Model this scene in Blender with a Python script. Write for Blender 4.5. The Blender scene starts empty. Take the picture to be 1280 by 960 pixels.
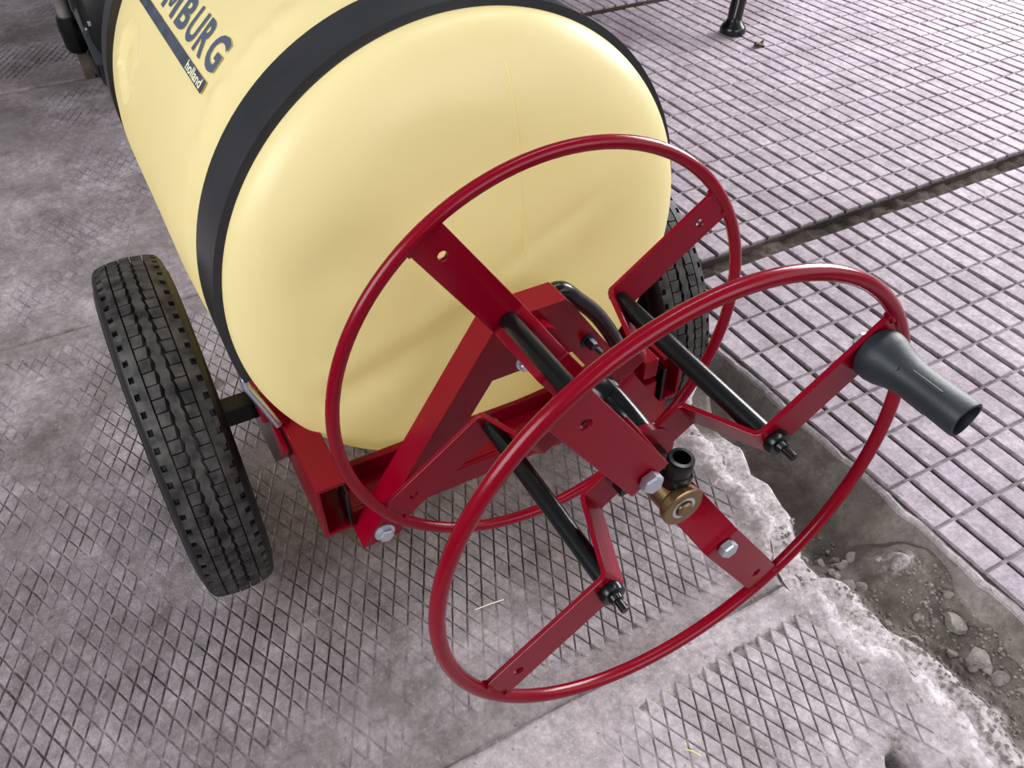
import bpy, bmesh, math, random
import numpy as np
from mathutils import Vector, Matrix

random.seed(7)
rng = np.random.default_rng(11)
SC = bpy.context.scene
COL = SC.collection
R_ = math.radians

# ------------------------------------------------------------------ camera
F_PX, YAW, PITCH, ROLL, CAM_H = 1025.74, 0.5003, 0.7427, -0.0019, 0.85
cy, sy, cp, sp = math.cos(YAW), math.sin(YAW), math.cos(PITCH), math.sin(PITCH)
fwd = Vector((sy*cp, cy*cp, -sp)); rgt = Vector((cy, -sy, 0)); upv = rgt.cross(fwd)
cr, sr = math.cos(ROLL), math.sin(ROLL)
r2, u2 = cr*rgt + sr*upv, -sr*rgt + cr*upv
cam_data = bpy.data.cameras.new('camera'); cam = bpy.data.objects.new('camera', cam_data)
COL.objects.link(cam); SC.camera = cam
cam_data.sensor_fit = 'HORIZONTAL'; cam_data.sensor_width = 36.0
cam_data.lens = F_PX/1280*36.0; cam_data.clip_start = 0.01
M = Matrix.Identity(4)
for i in range(3):
    M[i][0], M[i][1], M[i][2] = r2[i], u2[i], -fwd[i]
M[2][3] = CAM_H
cam.matrix_world = M

# ------------------------------------------------------------------ light
world = bpy.data.worlds.new('hall_daylight'); SC.world = world; world.use_nodes = True
bg = world.node_tree.nodes['Background']
bg.inputs[0].default_value = (0.80, 0.83, 0.92, 1); bg.inputs[1].default_value = 0.225

def area(name, loc, target, sx, sy_, power, col=(1, 1, 1)):
    d = bpy.data.lights.new(name, 'AREA'); d.shape = 'RECTANGLE'; d.size = sx; d.size_y = sy_
    d.energy = power; d.color = col
    o = bpy.data.objects.new(name, d); COL.objects.link(o); o.location = loc
    o.rotation_euler = (Vector(target)-Vector(loc)).to_track_quat('-Z', 'Y').to_euler()
    return o
POW = [29, 68, 122, 7, 52, 310]
area('open_gate_daylight', (3.4, -1.6, 1.5), (0.5, 0.7, 0.3), 3.0, 2.2, POW[0], (1.0, 0.985, 1.0))
area('rear_fill', (1.3, -2.9, 1.8), (0.4, 0.7, 0.3), 3.0, 2.0, POW[1], (1.0, 0.985, 1.0))  # added fill behind the camera, brightens the tank end; no gate known there
area('side_fill', (-2.6, 0.2, 2.0), (0.2, 0.8, 0.4), 2.4, 1.6, POW[2], (0.97, 0.98, 1.0))  # added fill lamp on the left; no window known there
area('roof_skylight', (-0.7, 0.9, 4.2), (0.3, 0.8, 0), .10, 2.6, POW[3], (0.96, 0.98, 1.0))
area('roof_skylight', (1.7, 1.2, 4.2), (0.5, 0.8, 0), .10, 2.6, POW[4], (0.96, 0.98, 1.0))
area('right_gate_daylight', (4.4, 1.6, 1.7), (1.0, 0.9, 0.0), 2.4, 2.0, POW[5], (1.0, 0.985, 1.0))

SC.view_settings.view_transform = 'Standard'; SC.view_settings.look = 'None'
SC.view_settings.gamma = 1.0; SC.view_settings.exposure = 0.0
SC.view_settings.use_curve_mapping = False

# ------------------------------------------------------------------ materials
def srgb(r, g, b):
    f = lambda c: (c/255/12.92) if c/255 <= .04045 else ((c/255+.055)/1.055)**2.4
    return (f(r), f(g), f(b), 1)

def mat(name, col, rough=.5, metal=0, spec=.5, coat=0, bump=0, bscale=200, var=0, vscale=20, sss=0, col2=None, bdist=.001):
    m = bpy.data.materials.new(name); m.use_nodes = True
    nt = m.node_tree; b = nt.nodes['Principled BSDF']
    b.inputs['Base Color'].default_value = col; b.inputs['Roughness'].default_value = rough
    b.inputs['Metallic'].default_value = metal; b.inputs['Specular IOR Level'].default_value = spec
    b.inputs['Coat Weight'].default_value = coat; b.inputs['Coat Roughness'].default_value = .12
    if sss:
        b.inputs['Subsurface Weight'].default_value = sss; b.inputs['Subsurface Radius'].default_value = (.03, .016, .005)
        b.inputs['Subsurface Scale'].default_value = .8
    geo = nt.nodes.new('ShaderNodeNewGeometry')
    if var or col2:
        n = nt.nodes.new('ShaderNodeTexNoise'); n.inputs['Scale'].default_value = vscale; n.inputs['Detail'].default_value = 6
        nt.links.new(geo.outputs['Position'], n.inputs['Vector'])
        r = nt.nodes.new('ShaderNodeValToRGB'); r.color_ramp.elements[0].position = .35; r.color_ramp.elements[1].position = .68
        c2 = col2 or tuple(min(1, c*(1+var)) for c in col[:3])+(1,)
        c1 = col if col2 else tuple(c*(1-var) for c in col[:3])+(1,)
        r.color_ramp.elements[0].color = c1; r.color_ramp.elements[1].color = c2
        nt.links.new(n.outputs['Fac'], r.inputs['Fac']); nt.links.new(r.outputs['Color'], b.inputs['Base Color'])
    if bump:
        n2 = nt.nodes.new('ShaderNodeTexNoise'); n2.inputs['Scale'].default_value = bscale; n2.inputs['Detail'].default_value = 5
        nt.links.new(geo.outputs['Position'], n2.inputs['Vector'])
        bp = nt.nodes.new('ShaderNodeBump'); bp.inputs['Strength'].default_value = bump; bp.inputs['Distance'].default_value = bdist
        nt.links.new(n2.outputs['Fac'], bp.inputs['Height']); nt.links.new(bp.outputs['Normal'], b.inputs['Normal'])
    return m

def concrete(name, dark, mid, light, speck=.5, bump=.6, per_piece=.0, rough=.85, dirt=0.0, dirtcol=None, masks=()):
    """mottled cement: three noise octaves of colour, small dark and pale specks, fine relief"""
    m = bpy.data.materials.new(name); m.use_nodes = True
    nt = m.node_tree; b = nt.nodes['Principled BSDF']; N = nt.nodes.new; L = nt.links.new
    b.inputs['Roughness'].default_value = rough; b.inputs['Specular IOR Level'].default_value = .3
    geo = N('ShaderNodeNewGeometry')
    def noise(scale, det=8, rgh=.6):
        n = N('ShaderNodeTexNoise'); n.inputs['Scale'].default_value = scale; n.inputs['Detail'].default_value = det
        n.inputs['Roughness'].default_value = rgh; L(geo.outputs['Position'], n.inputs['Vector']); return n.outputs['Fac']
    def ramp(fac, stops):
        r = N('ShaderNodeValToRGB'); e = r.color_ramp.elements
        e[0].position, e[0].color = stops[0]; e[1].position, e[1].color = stops[-1]
        for p, c in stops[1:-1]:
            x = e.new(p); x.color = c
        L(fac, r.inputs['Fac']); return r.outputs['Color']
    def mix(a, c, fac, mode='MIX'):
        x = N('ShaderNodeMix'); x.data_type = 'RGBA'; x.blend_type = mode
        if isinstance(fac, float): x.inputs['Factor'].default_value = fac
        else: L(fac, x.inputs['Factor'])
        L(a, x.inputs[6])
        if isinstance(c, tuple): x.inputs[7].default_value = c
        else: L(c, x.inputs[7])
        return x.outputs[2]
    base = ramp(noise(7), [(.33, dark), (.5, mid), (.68, light)])
    mid_ = ramp(noise(45, 6, .65), [(.28, (.52, .52, .52, 1)), (.72, (1.32, 1.32, 1.32, 1))])
    c = mix(base, mid_, .75, 'MULTIPLY')
    c = mix(c, ramp(noise(130, 5, .7), [(.32, (.68, .67, .66, 1)), (.66, (1.2, 1.2, 1.2, 1))]), .8, 'MULTIPLY')
    sp1 = ramp(noise(260, 3, .5), [(.62, (0, 0, 0, 1)), (.70, (1, 1, 1, 1))])
    c = mix(c, light, sp1 if speck >= 1 else mix(sp1, (0, 0, 0, 1), 1-speck))
    sp2 = ramp(noise(150, 4, .6), [(.30, (1, 1, 1, 1)), (.36, (0, 0, 0, 1))])
    c = mix(c, tuple(x*.35 for x in dark[:3])+(1,), mix(sp2, (0, 0, 0, 1), .35))
    if dirt:
        dn = ramp(noise(3.2, 5, .6), [(.48, (0, 0, 0, 1)), (.66, (dirt, dirt, dirt, 1))])
        c = mix(c, dirtcol or dark, dn)
    for attr, (md, ml) in masks:                   # second kind of surface where the mesh says so
        at = N('ShaderNodeAttribute'); at.attribute_name = attr
        ad = N('ShaderNodeMath'); ad.operation = 'MULTIPLY_ADD'; L(noise(38, 6, .7), ad.inputs[0]); ad.inputs[1].default_value = .9; L(at.outputs['Fac'], ad.inputs[2])
        mk = ramp(ad.outputs[0], [(.80, (0, 0, 0, 1)), (.98, (1, 1, 1, 1))])
        mc_ = mix(ramp(noise(28, 7, .7), [(.3, md), (.62, ml)]), ramp(noise(170, 4, .6), [(.30, (.30, .29, .28, 1)), (.50, (.95, .95, .95, 1)), (.68, (1.2, 1.2, 1.2, 1))]), .8, 'MULTIPLY')
        c = mix(c, mc_, mk)
    if per_piece:
        ri = N('ShaderNodeNewGeometry').outputs['Random Per Island']
        rr = ramp(ri, [(0, (1-per_piece,)*3+(1,)), (1, (1+per_piece,)*3+(1,))])
        c = mix(c, rr, 1.0, 'MULTIPLY')
    L(c, b.inputs['Base Color'])
    hh = N('ShaderNodeMath'); hh.operation = 'ADD'
    L(noise(420, 4, .6), hh.inputs[0]); L(noise(60, 5, .6), hh.inputs[1])
    bp = N('ShaderNodeBump'); bp.inputs['Strength'].default_value = bump; bp.inputs['Distance'].default_value = .0016
    L(hh.outputs[0], bp.inputs['Height']); L(bp.outputs['Normal'], b.inputs['Normal'])
    return m

RED = mat('red_gloss_paint', srgb(119, 1, 25), .2, 0, .24, 0, .05, 300)
YEL = mat('yellow_polyethylene', srgb(248, 238, 188), .34, 0, .45, 0, .12, 90, .03, 7)
# thin hollow polyethylene lets light through its wall
_nt = YEL.node_tree; _tr = _nt.nodes.new('ShaderNodeBsdfTranslucent'); _tr.inputs[0].default_value = srgb(253, 240, 184)
_mx = _nt.nodes.new('ShaderNodeMixShader'); _mx.inputs[0].default_value = .48
_nt.links.new(_nt.nodes['Principled BSDF'].outputs[0], _mx.inputs[1]); _nt.links.new(_tr.outputs[0], _mx.inputs[2])
_nt.links.new(_mx.outputs[0], _nt.nodes['Material Output'].inputs['Surface'])
BLKP = mat('black_plastic', srgb(12, 13, 14), .24, 0, .4, 0, .1, 300)
GRIP = mat('dark_grey_grip_plastic', srgb(34, 39, 44), .5, 0, .35, 0, .15, 500)
RUB = mat('tyre_rubber', srgb(22, 21, 21), .6, 0, .35, 0, .35, 250, 0, 75, 0, srgb(72, 68, 66))
SIDE = mat('sidewall_rubber', srgb(20, 20, 21), .45, 0, .35, 0, .15, 120, .2, 30)
STRAP = mat('rubber_strap', srgb(38, 38, 41), .30, 0, .45, 0, .2, 60, .25, 12)
ZINC = mat('zinc_plated_steel', srgb(196, 202, 212), .28, .9, .5, 0, .08, 400)
BRASS = mat('brass', srgb(136, 112, 80), .33, .92, .5, 0, .15, 250, .15, 60)
STEEL = mat('dark_steel', srgb(58, 58, 60), .4, .7, .5, 0, .1, 200)
BLUEINK = mat('slate_blue_lettering', srgb(72, 84, 102), .5)
BARINK = mat('slate_bar_ink', srgb(72, 80, 96), .5, 0, .5, 0, 0, 0, 0, 40, 0, srgb(50, 54, 64))
WHITEINK = mat('cream_lettering', srgb(236, 232, 196), .5)
LEAF = mat('dry_brown_leaf', srgb(70, 38, 30), .7, 0, .3, 0, .5, 200, .4, 60)
STRAWM = mat('pale_straw', srgb(226, 214, 190), .6)
GREYP = mat('weathered_grey_tube', srgb(128, 122, 120), .55, .2, .5, 0, .3, 150, .3, 30)
BROWNP = mat('rusty_brown_tube', srgb(98, 84, 76), .7, .2, .4, 0, .4, 150, .3, 40)

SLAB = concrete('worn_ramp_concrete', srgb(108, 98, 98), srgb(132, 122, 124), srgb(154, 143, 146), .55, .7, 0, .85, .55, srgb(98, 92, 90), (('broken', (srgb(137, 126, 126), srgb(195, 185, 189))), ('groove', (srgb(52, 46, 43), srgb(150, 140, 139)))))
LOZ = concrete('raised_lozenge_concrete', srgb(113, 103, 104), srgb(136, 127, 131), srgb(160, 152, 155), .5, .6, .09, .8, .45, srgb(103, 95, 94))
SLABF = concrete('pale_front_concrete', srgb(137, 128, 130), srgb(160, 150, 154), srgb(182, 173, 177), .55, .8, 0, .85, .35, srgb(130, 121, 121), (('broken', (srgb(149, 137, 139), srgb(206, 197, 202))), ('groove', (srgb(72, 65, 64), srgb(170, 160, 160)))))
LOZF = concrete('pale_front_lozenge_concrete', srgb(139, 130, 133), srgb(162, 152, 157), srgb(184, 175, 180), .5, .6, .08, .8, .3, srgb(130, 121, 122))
GROOVE = concrete('groove_mortar', srgb(80, 72, 71), srgb(100, 92, 92), srgb(138, 129, 130), .6, .8, 0, .9)
TILEM = concrete('grooved_tile_cement', srgb(143, 130, 138), srgb(158, 146, 155), srgb(173, 161, 170), .3, .35, .06, .7)
JOINTM = concrete('tile_joint_mortar', srgb(109, 100, 102), srgb(125, 116, 119), srgb(137, 128, 133), .3, .6)
BEDM = concrete('dirty_tile_bed', srgb(48, 39, 35), srgb(66, 56, 51), srgb(88, 77, 71), .3, .8, 0, .95)
MUD = concrete('gutter_mud', srgb(79, 71, 66), srgb(100, 91, 85), srgb(126, 117, 112), .3, .9, 0, .9, .5, srgb(67, 59, 54), (('broken', (srgb(129, 119, 119), srgb(185, 176, 178))),))
WALLM = concrete('gutter_wall_cement', srgb(100, 93, 88), srgb(124, 117, 111), srgb(148, 140, 135), .4, .9, 0, .9, .6, srgb(83, 74, 69))
BROKEN = concrete('broken_pale_concrete', srgb(158, 147, 149), srgb(182, 173, 176), srgb(202, 193, 197), .7, 1.2, 0, .9)
STONE = concrete('grey_rubble_stone', srgb(104, 100, 96), srgb(132, 128, 122), srgb(160, 152, 148), .5, .8, .15, .9)

# ------------------------------------------------------------------ mesh helpers
# tank, frame and reel are uniformly scaled about the camera position
CAM_SCALE, CAM_SCALE_Z = .829, .14535
BODY = {'on': False}
def body_pt(x, y, z): return (x*CAM_SCALE, y*CAM_SCALE, z*CAM_SCALE+CAM_SCALE_Z)
class MB:
    def __init__(s): s.v = []; s.f = []
    def add(s, vs, fs):
        o = len(s.v); s.v += [tuple(v) for v in vs]; s.f += [tuple(i+o for i in f) for f in fs]; return s
    def box(s, a, b):
        x0, y0, z0 = a; x1, y1, z1 = b
        return s.add([(x0,y0,z0),(x1,y0,z0),(x1,y1,z0),(x0,y1,z0),(x0,y0,z1),(x1,y0,z1),(x1,y1,z1),(x0,y1,z1)],
                     [(0,3,2,1),(4,5,6,7),(0,1,5,4),(1,2,6,5),(2,3,7,6),(3,0,4,7)])
    def prism_xz(s, poly, y0, y1):
        n = len(poly); vs = [(x, y0, z) for x, z in poly]+[(x, y1, z) for x, z in poly]
        return s.add(vs, [tuple(range(n)), tuple(range(2*n-1, n-1, -1))]+[(i, i+n, (i+1) % n+n, (i+1) % n) for i in range(n)])
    def tube(s, path, r, n=12, closed=False, caps=True, rr=None):
        P = [Vector(p) for p in path]; m = len(P); rings = []; up = None
        for i in range(m):
            a = P[(i-1) % m] if (closed or i > 0) else P[i]; b = P[(i+1) % m] if (closed or i < m-1) else P[i]
            t = (b-a).normalized()
            if up is None:
                up = t.orthogonal().normalized()
            up = (up-t*up.dot(t)).normalized(); w = t.cross(up); q = rr[i] if rr else r
            rings.append([P[i]+q*(math.cos(2*math.pi*k/n)*up+math.sin(2*math.pi*k/n)*w) for k in range(n)])
        fs = []
        for i in range(m if closed else m-1):
            j = (i+1) % m
            fs += [(i*n+k, i*n+(k+1) % n, j*n+(k+1) % n, j*n+k) for k in range(n)]
        if caps and not closed:
            fs += [tuple(range(n-1, -1, -1)), tuple((m-1)*n+k for k in range(n))]
        return s.add([p for r_ in rings for p in r_], fs)
    def lathe(s, org, axis, prof, n=24, ref=None, caps=True):
        """prof: list of (distance along axis, radius)"""
        ax = Vector(axis).normalized(); u = Vector(ref).normalized() if ref else ax.orthogonal().normalized(); w = ax.cross(u)
        o = Vector(org); vs = []; fs = []
        for d, r in prof:
            vs += [o+ax*d+r*(math.cos(2*math.pi*k/n)*u+math.sin(2*math.pi*k/n)*w) for k in range(n)]
        m = len(prof)
        for i in range(m-1):
            fs += [(i*n+k, i*n+(k+1) % n, (i+1)*n+(k+1) % n, (i+1)*n+k) for k in range(n)]
        if caps:
            fs += [tuple(range(n-1, -1, -1)), tuple((m-1)*n+k for k in range(n))]
        return s.add(vs, fs)
    def mesh(s, name, m, smooth=None):
        vs = [(x*CAM_SCALE, y*CAM_SCALE, z*CAM_SCALE+CAM_SCALE_Z) for x, y, z in s.v] if BODY['on'] else s.v
        me = bpy.data.meshes.new(name); me.from_pydata(vs, [], s.f)
        bm = bmesh.new(); bm.from_mesh(me); bmesh.ops.recalc_face_normals(bm, faces=bm.faces[:]); bm.to_mesh(me); bm.free()
        me.materials.append(m)
        if smooth is not None:
            me.polygons.foreach_set('use_smooth', [True]*len(me.polygons)); me.set_sharp_from_angle(angle=R_(smooth))
        return me

def link(name, me, parent=None):
    o = bpy.data.objects.new(name, me); COL.objects.link(o)
    if parent is not None:
        o.parent = parent; o.matrix_parent_inverse = world_of(parent).inverted()
    return o
def world_of(o):
    m = o.matrix_basis.copy()
    if o.parent: m = world_of(o.parent) @ o.matrix_parent_inverse @ m
    return m
def part(name, mb, m, parent, smooth=35, bevel=0, label=None):
    o = link(name, mb.mesh(name, m, smooth), parent)
    if bevel:
        b = o.modifiers.new('edge', 'BEVEL'); b.width = bevel; b.segments = 2; b.limit_method = 'ANGLE'; b.angle_limit = R_(40)
    if label: o['label'] = label
    return o
def empty(name, loc, parent=None):
    o = bpy.data.objects.new(name, None); COL.objects.link(o); o.empty_display_size = .05
    if parent is not None:
        o.parent = parent; o.matrix_parent_inverse = world_of(parent).inverted()
        o.matrix_basis = Matrix.Translation(loc)
    else: o.location = loc
    return o
def tag(o, label=None, cat=None, group=None, kind=None):
    if label: o['label'] = label
    if cat: o['category'] = cat
    if group: o['group'] = group
    if kind: o['kind'] = kind
    return o
def grid_mesh(name, X, Y, Z, m, smooth=60):
    ny, nx = X.shape; vs = np.stack([X, Y, Z], -1).reshape(-1, 3)
    i = np.arange(ny*nx).reshape(ny, nx)
    fs = np.stack([i[:-1, :-1], i[:-1, 1:], i[1:, 1:], i[1:, :-1]], -1).reshape(-1, 4)
    me = bpy.data.meshes.new(name); me.vertices.add(len(vs)); me.vertices.foreach_set('co', vs.ravel())
    me.loops.add(fs.size); me.loops.foreach_set('vertex_index', fs.ravel().astype(np.int32))
    me.polygons.add(len(fs)); me.polygons.foreach_set('loop_start', np.arange(0, fs.size, 4, dtype=np.int32))
    me.update(calc_edges=True); me.validate()
    me.polygons.foreach_set('use_smooth', [True]*len(fs)); me.materials.append(m)
    return me

def vnoise(x, y, scale, seed):
    """smooth 2-D value noise in [-1, 1]"""
    r = np.random.default_rng(seed); T = r.uniform(-1, 1, (128, 128))
    u, v = x*scale+37.3, y*scale+53.1
    i, j = np.floor(u).astype(int), np.floor(v).astype(int); fu, fv = u-i, v-j
    fu, fv = fu*fu*(3-2*fu), fv*fv*(3-2*fv)
    g = lambda a, b: T[a % 128, b % 128]
    return (g(i, j)*(1-fu)+g(i+1, j)*fu)*(1-fv)+(g(i, j+1)*(1-fu)+g(i+1, j+1)*fu)*fv
def fbm(x, y, scale, seed, oct=4, gain=.55):
    t = 0; a = 1; n = 0
    for k in range(oct):
        t = t+a*vnoise(x, y, scale*2**k, seed+k); n += a; a *= gain
    return t/n

# ------------------------------------------------------------------ ground
PLAT_X = .777
EDGE_Y = np.array([-1, .0, .07, .10, .16, .213, .238, .274, .312, .33, .371, .421, .476, .503, .545, .60, .68, .76, .9, 1.2, 2, 5])
EDGE_X = np.array([.63, .63, .628, .634, .638, .636, .616, .612, .618, .592, .602, .641, .652, .640, .662, .652, .712, .735, .735, .735, .735, .735])
def edge_x(y):
    return np.interp(y, EDGE_Y, EDGE_X)+.006*fbm(y, y*0+3.3, 22, 5)

def rough_band(x, y):
    """0 in the sound slab, 1 at the broken edge"""
    w = .085+.03*fbm(x*0, y, 9, 71)
    return np.clip(1-(edge_x(y)-x)/w, 0, 1)

def wear_at(x, y):
    b = fbm(x, y, 7, 21, 5)+.30*fbm(x, y, 2.3, 27, 2)
    b = b+.42*np.clip((y-1.28)/.02, 0, 1)-.22*np.clip((y-2.36)/.02, 0, 1)
    b = b+.38*np.exp(-(((x-.12)/.14)**2+((y-.44)/.12)**2))-.25*np.exp(-(((x+.12)/.10)**2+((y-.80)/.20)**2))
    b = b-.22*np.exp(-(((x-.40)/.16)**2+((y-.50)/.12)**2))-.15*np.exp(-(((x-.42)/.16)**2+((y-.25)/.08)**2))
    return b
def slab_height(x, y, y0, y1, x1band=True):
    b = wear_at(x, y)
    infill = -.0017+.0016*np.clip(b*2.4+.15, -1, 1.1)+.0006*fbm(x, y, 60, 33)
    margin = np.minimum(y-y0, y1-y)
    mm = np.clip(1-(margin-.028)/.012, 0, 1)     # smooth trowelled border of the slab
    z = infill*(1-mm)+(.0009+.0006*fbm(x, y, 30, 40))*mm
    z = z-.0028*np.clip(1-margin/.008, 0, 1)**2   # eased joint edge
    rb = rough_band(x, y)
    z = z*(1-rb)+rb*(.001+.010*fbm(x, y, 34, 51, 5)+.005*fbm(x, y, 120, 61, 3)-.022*rb**3)
    return z, mm, rb

def setattr_(me, name, arr):
    a = me.attributes.new(name, 'FLOAT', 'POINT'); a.data.foreach_set('value', np.ascontiguousarray(arr, dtype=np.float32).ravel())

def make_slab(y0, y1, res, xl, name, label=None):
    nx = int((.68-xl)/res); ny = max(8, int((y1-y0)/res))
    yv = np.linspace(y0, y1, ny); t = np.linspace(0, 1, nx)
    t = np.where(t < .8, t, t)
    Y = np.repeat(yv[:, None], nx, 1); X = xl+(edge_x(Y)-xl)*t[None, :]
    Z, mm, rb = slab_height(X, Y, y0, y1)
    Y[0] += .0022*fbm(X[0], X[0]*0+y0, 30, 301, 4); Y[-1] += .0022*fbm(X[-1], X[-1]*0+y1, 30, 302, 4)
    if name == 'front':                            # drilled drain hole
        d = np.hypot(X-.517, Y-.119); Z = np.where(d < .0150, -.11, Z)
    # skirts
    Xs = np.concatenate([X, X[:, -1:]+.012, X[:, -1:]+.02], 1); Ys = np.concatenate([Y, Y[:, -1:], Y[:, -1:]], 1)
    Zs = np.concatenate([Z, Z[:, -1:]*0-.05+.012*fbm(Y[:, -1:], Y[:, -1:]*0, 40, 9), Z[:, -1:]*0-.12], 1)
    Xs = np.concatenate([Xs[:1], Xs, Xs[-1:]], 0); Ys = np.concatenate([Ys[:1], Ys, Ys[-1:]], 0)
    Zs = np.concatenate([Zs[:1]*0-.12, Zs, Zs[-1:]*0-.12], 0)
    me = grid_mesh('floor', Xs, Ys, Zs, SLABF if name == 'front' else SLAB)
    zz, mmm, rbb = slab_height(Xs, Ys, y0, y1)
    setattr_(me, 'broken', np.clip(rbb*1.15+.25*fbm(Xs, Ys, 22, 81), 0, 1)*.75)
    setattr_(me, 'groove', np.where(mmm < .5, np.clip((-zz-.0009)/.0012, 0, 1), 0)*.72*(rbb < .35))
    o = link('floor', me); o['kind'] = 'structure'; o['label'] = label
    return o

DX, DY = .0193, .0402
GW = .0010                                          # half groove width
def lozenges(slab, y0, y1, xl, near=0):
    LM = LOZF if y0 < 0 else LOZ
    pts = []
    j0, j1 = int(y0/(DY/2))-2, int(y1/(DY/2))+2
    for j in range(j0, j1):
        i0, i1 = int(xl/DX)-1, int(.72/DX)+1
        for i in range(i0, i1):
            pts.append((i*DX+(j % 2)*DX/2+.003, j*DY/2+.004))
    P = np.array(pts); x, y = P.T
    m = np.minimum(y-y0, y1-y) > .034
    rb = rough_band(x, y)
    m &= (rb+.4*fbm(x, y, 25, 91) < .25) & (x < edge_x(y)-.02)
    m &= np.hypot(x-.517, y-.119) > .04
    wear = wear_at(x, y)
    m &= (wear < .55+.1*rng.uniform(-1, 1, len(x)))
    P = P[m]
    ha, hb = DX/2-GW*DX/ DY*1.2-.0008, DY/2-GW*2.0
    def loz(dz, ja):
        top = [(ha*.90+ja[0], 0), (ja[4], hb*.92+ja[1]), (-ha*.90+ja[2], 0), (ja[5], -hb*.92+ja[3])]
        mid = [(ha, 0), (0, hb), (-ha, 0), (0, -hb)]
        vs = [(a, b, dz) for a, b in top]+[(a, b, dz-.0009) for a, b in mid]+[(a*1.02, b*1.02, -.0065) for a, b in mid]
        fs = [(0, 1, 2, 3)]+[(k, k+4, (k+1) % 4+4, (k+1) % 4) for k in range(4)]+[(k+4, k+8, (k+1) % 4+8, (k+1) % 4+4) for k in range(4)]
        return vs, fs
    d = np.array([ (p[0]-0)**2+(p[1]-.0)**2+.85**2 for p in P])
    inview = np.ones(len(P), bool)
    order = np.argsort(d)
    singles = set()
    if near:
        vis = [k for k in order if view_ok(P[k][0], P[k][1], 0)]
        singles = set(vis[:near])
        shared = []
        for q in range(8):
            mb = MB(); mb.add(*loz(.0004*random.uniform(-1, 1), [.0007*random.uniform(-1, 1) for _ in range(6)]))
            shared.append(mb.mesh('lozenge', LM))
    mb = MB()
    for k in range(len(P)):
        px, py = P[k]
        if k in singles:
            o = link('lozenge', shared[random.randrange(8)], slab)
            o.matrix_basis = Matrix.Translation((px, py, .0002*random.uniform(-1, 1)))
        else:
            vs, fs = loz(.0004*random.uniform(-1, 1), [.0007*random.uniform(-1, 1) for _ in range(6)])
            mb.add([(a+px, b+py, c) for a, b, c in vs], fs)
    o = link('lozenge_field', mb.mesh('lozenge_field', LM), slab); o['kind'] = 'stuff'

def view_ok(x, y, z, pad=0):
    v = Vector((x, y, z-CAM_H)); c = v.dot(fwd)
    if c < .05: return False
    u = 640+F_PX*v.dot(r2)/c; w = 480-F_PX*v.dot(u2)/c
    return -pad < u < 1280+pad and -pad < w < 960+pad

XL = -.75
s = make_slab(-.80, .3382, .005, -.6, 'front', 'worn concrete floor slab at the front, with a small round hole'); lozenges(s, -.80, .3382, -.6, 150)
s = make_slab(.3418, 1.2778, .0065, XL, 'mid', 'large concrete floor slab under both trolley wheels'); lozenges(s, .3418, 1.2778, XL, 150)
s = make_slab(1.2822, 2.3662, .010, -1.1, 'far', 'concrete floor slab left of the yellow tank'); lozenges(s, 1.284, 2.364, -1.1)
s = make_slab(2.3698, 4.6, .014, -1.5, 'last', 'farthest concrete floor slab at the upper left'); lozenges(s, 2.372, 4.6, -1.5)

# dirt in the joints between slabs and below everything
mb = MB(); mb.box((-3, -1.5, -.16), (6, 6.5, -.125))
o = part('floor', mb, BEDM, None, None); tag(o, 'earth bed below the broken slabs', kind='structure')
mb = MB()
for y in (.34, 1.28, 2.368):
    mb.box((-1.5, y-.006, -.12), (.585, y+.006, -.0026))
o = part('trim_1', mb, GROOVE, None, None); tag(o, 'dirt filling the joints between the concrete slabs', kind='structure')

# gutter between the slabs and the tiled platform
ny, nx = 460, 64
yv = np.linspace(-.80, 2.2, ny); t = np.linspace(0, 1, nx)
Y = np.repeat(yv[:, None], nx, 1); x0 = edge_x(Y)-.03; X = x0+(PLAT_X+.004-x0)*t[None, :]
u = np.clip((X-edge_x(Y))/(PLAT_X-edge_x(Y)), 0, 1)
depth = np.interp(Y, [-.45, .0, .12, .22, .30, .38, .50, .62, .75, 2.2], [.030, .032, .036, .044, .032, .070, .064, .056, .05, .05])
shoulder = np.clip(u/.32, 0, 1)
Z = -depth*(shoulder*shoulder*(3-2*shoulder))-.004
rub = np.interp(Y, [-.45, .3, .36, .5, 2.2], [1.1, 1.1, .8, .55, .35])
Z += rub*(.012*fbm(X, Y, 16, 101, 5)+.004*fbm(X, Y, 90, 111, 3)*np.clip(u*4, 0, 1))
Z += .028*np.exp(-(((X-.725)/.028)**2+((Y-.30)/.045)**2))*(1+.5*fbm(X, Y, 40, 131))          # lump of old mortar
Z += .018*np.exp(-(((X-.765)/.02)**2+((Y-.27)/.09)**2))
Z -= .018*np.exp(-(((X-.690)/.030)**2+((Y-.375)/.035)**2))
me = grid_mesh('gutter', X, Y, Z, MUD)
bk = np.clip(1-u/(.26+.16*fbm(X, Y, 14, 141)), 0, 1)*np.clip((.62-Y)/.08, 0, 1)
bk = np.maximum(bk, .55*np.clip((.24-Y)/.05, 0, 1)*np.clip((.5-u)/.25, 0, 1)*(.6+.8*fbm(X, Y, 26, 142)))
bk = np.maximum(bk, .55*np.exp(-(((X-.722)/.030)**2+((Y-.305)/.04)**2)))
setattr_(me, 'broken', np.clip(bk*1.2, 0, 1)*.75)
o = link('gutter', me); tag(o, 'broken muddy gutter between concrete slab and tiled platform', kind='structure')

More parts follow.
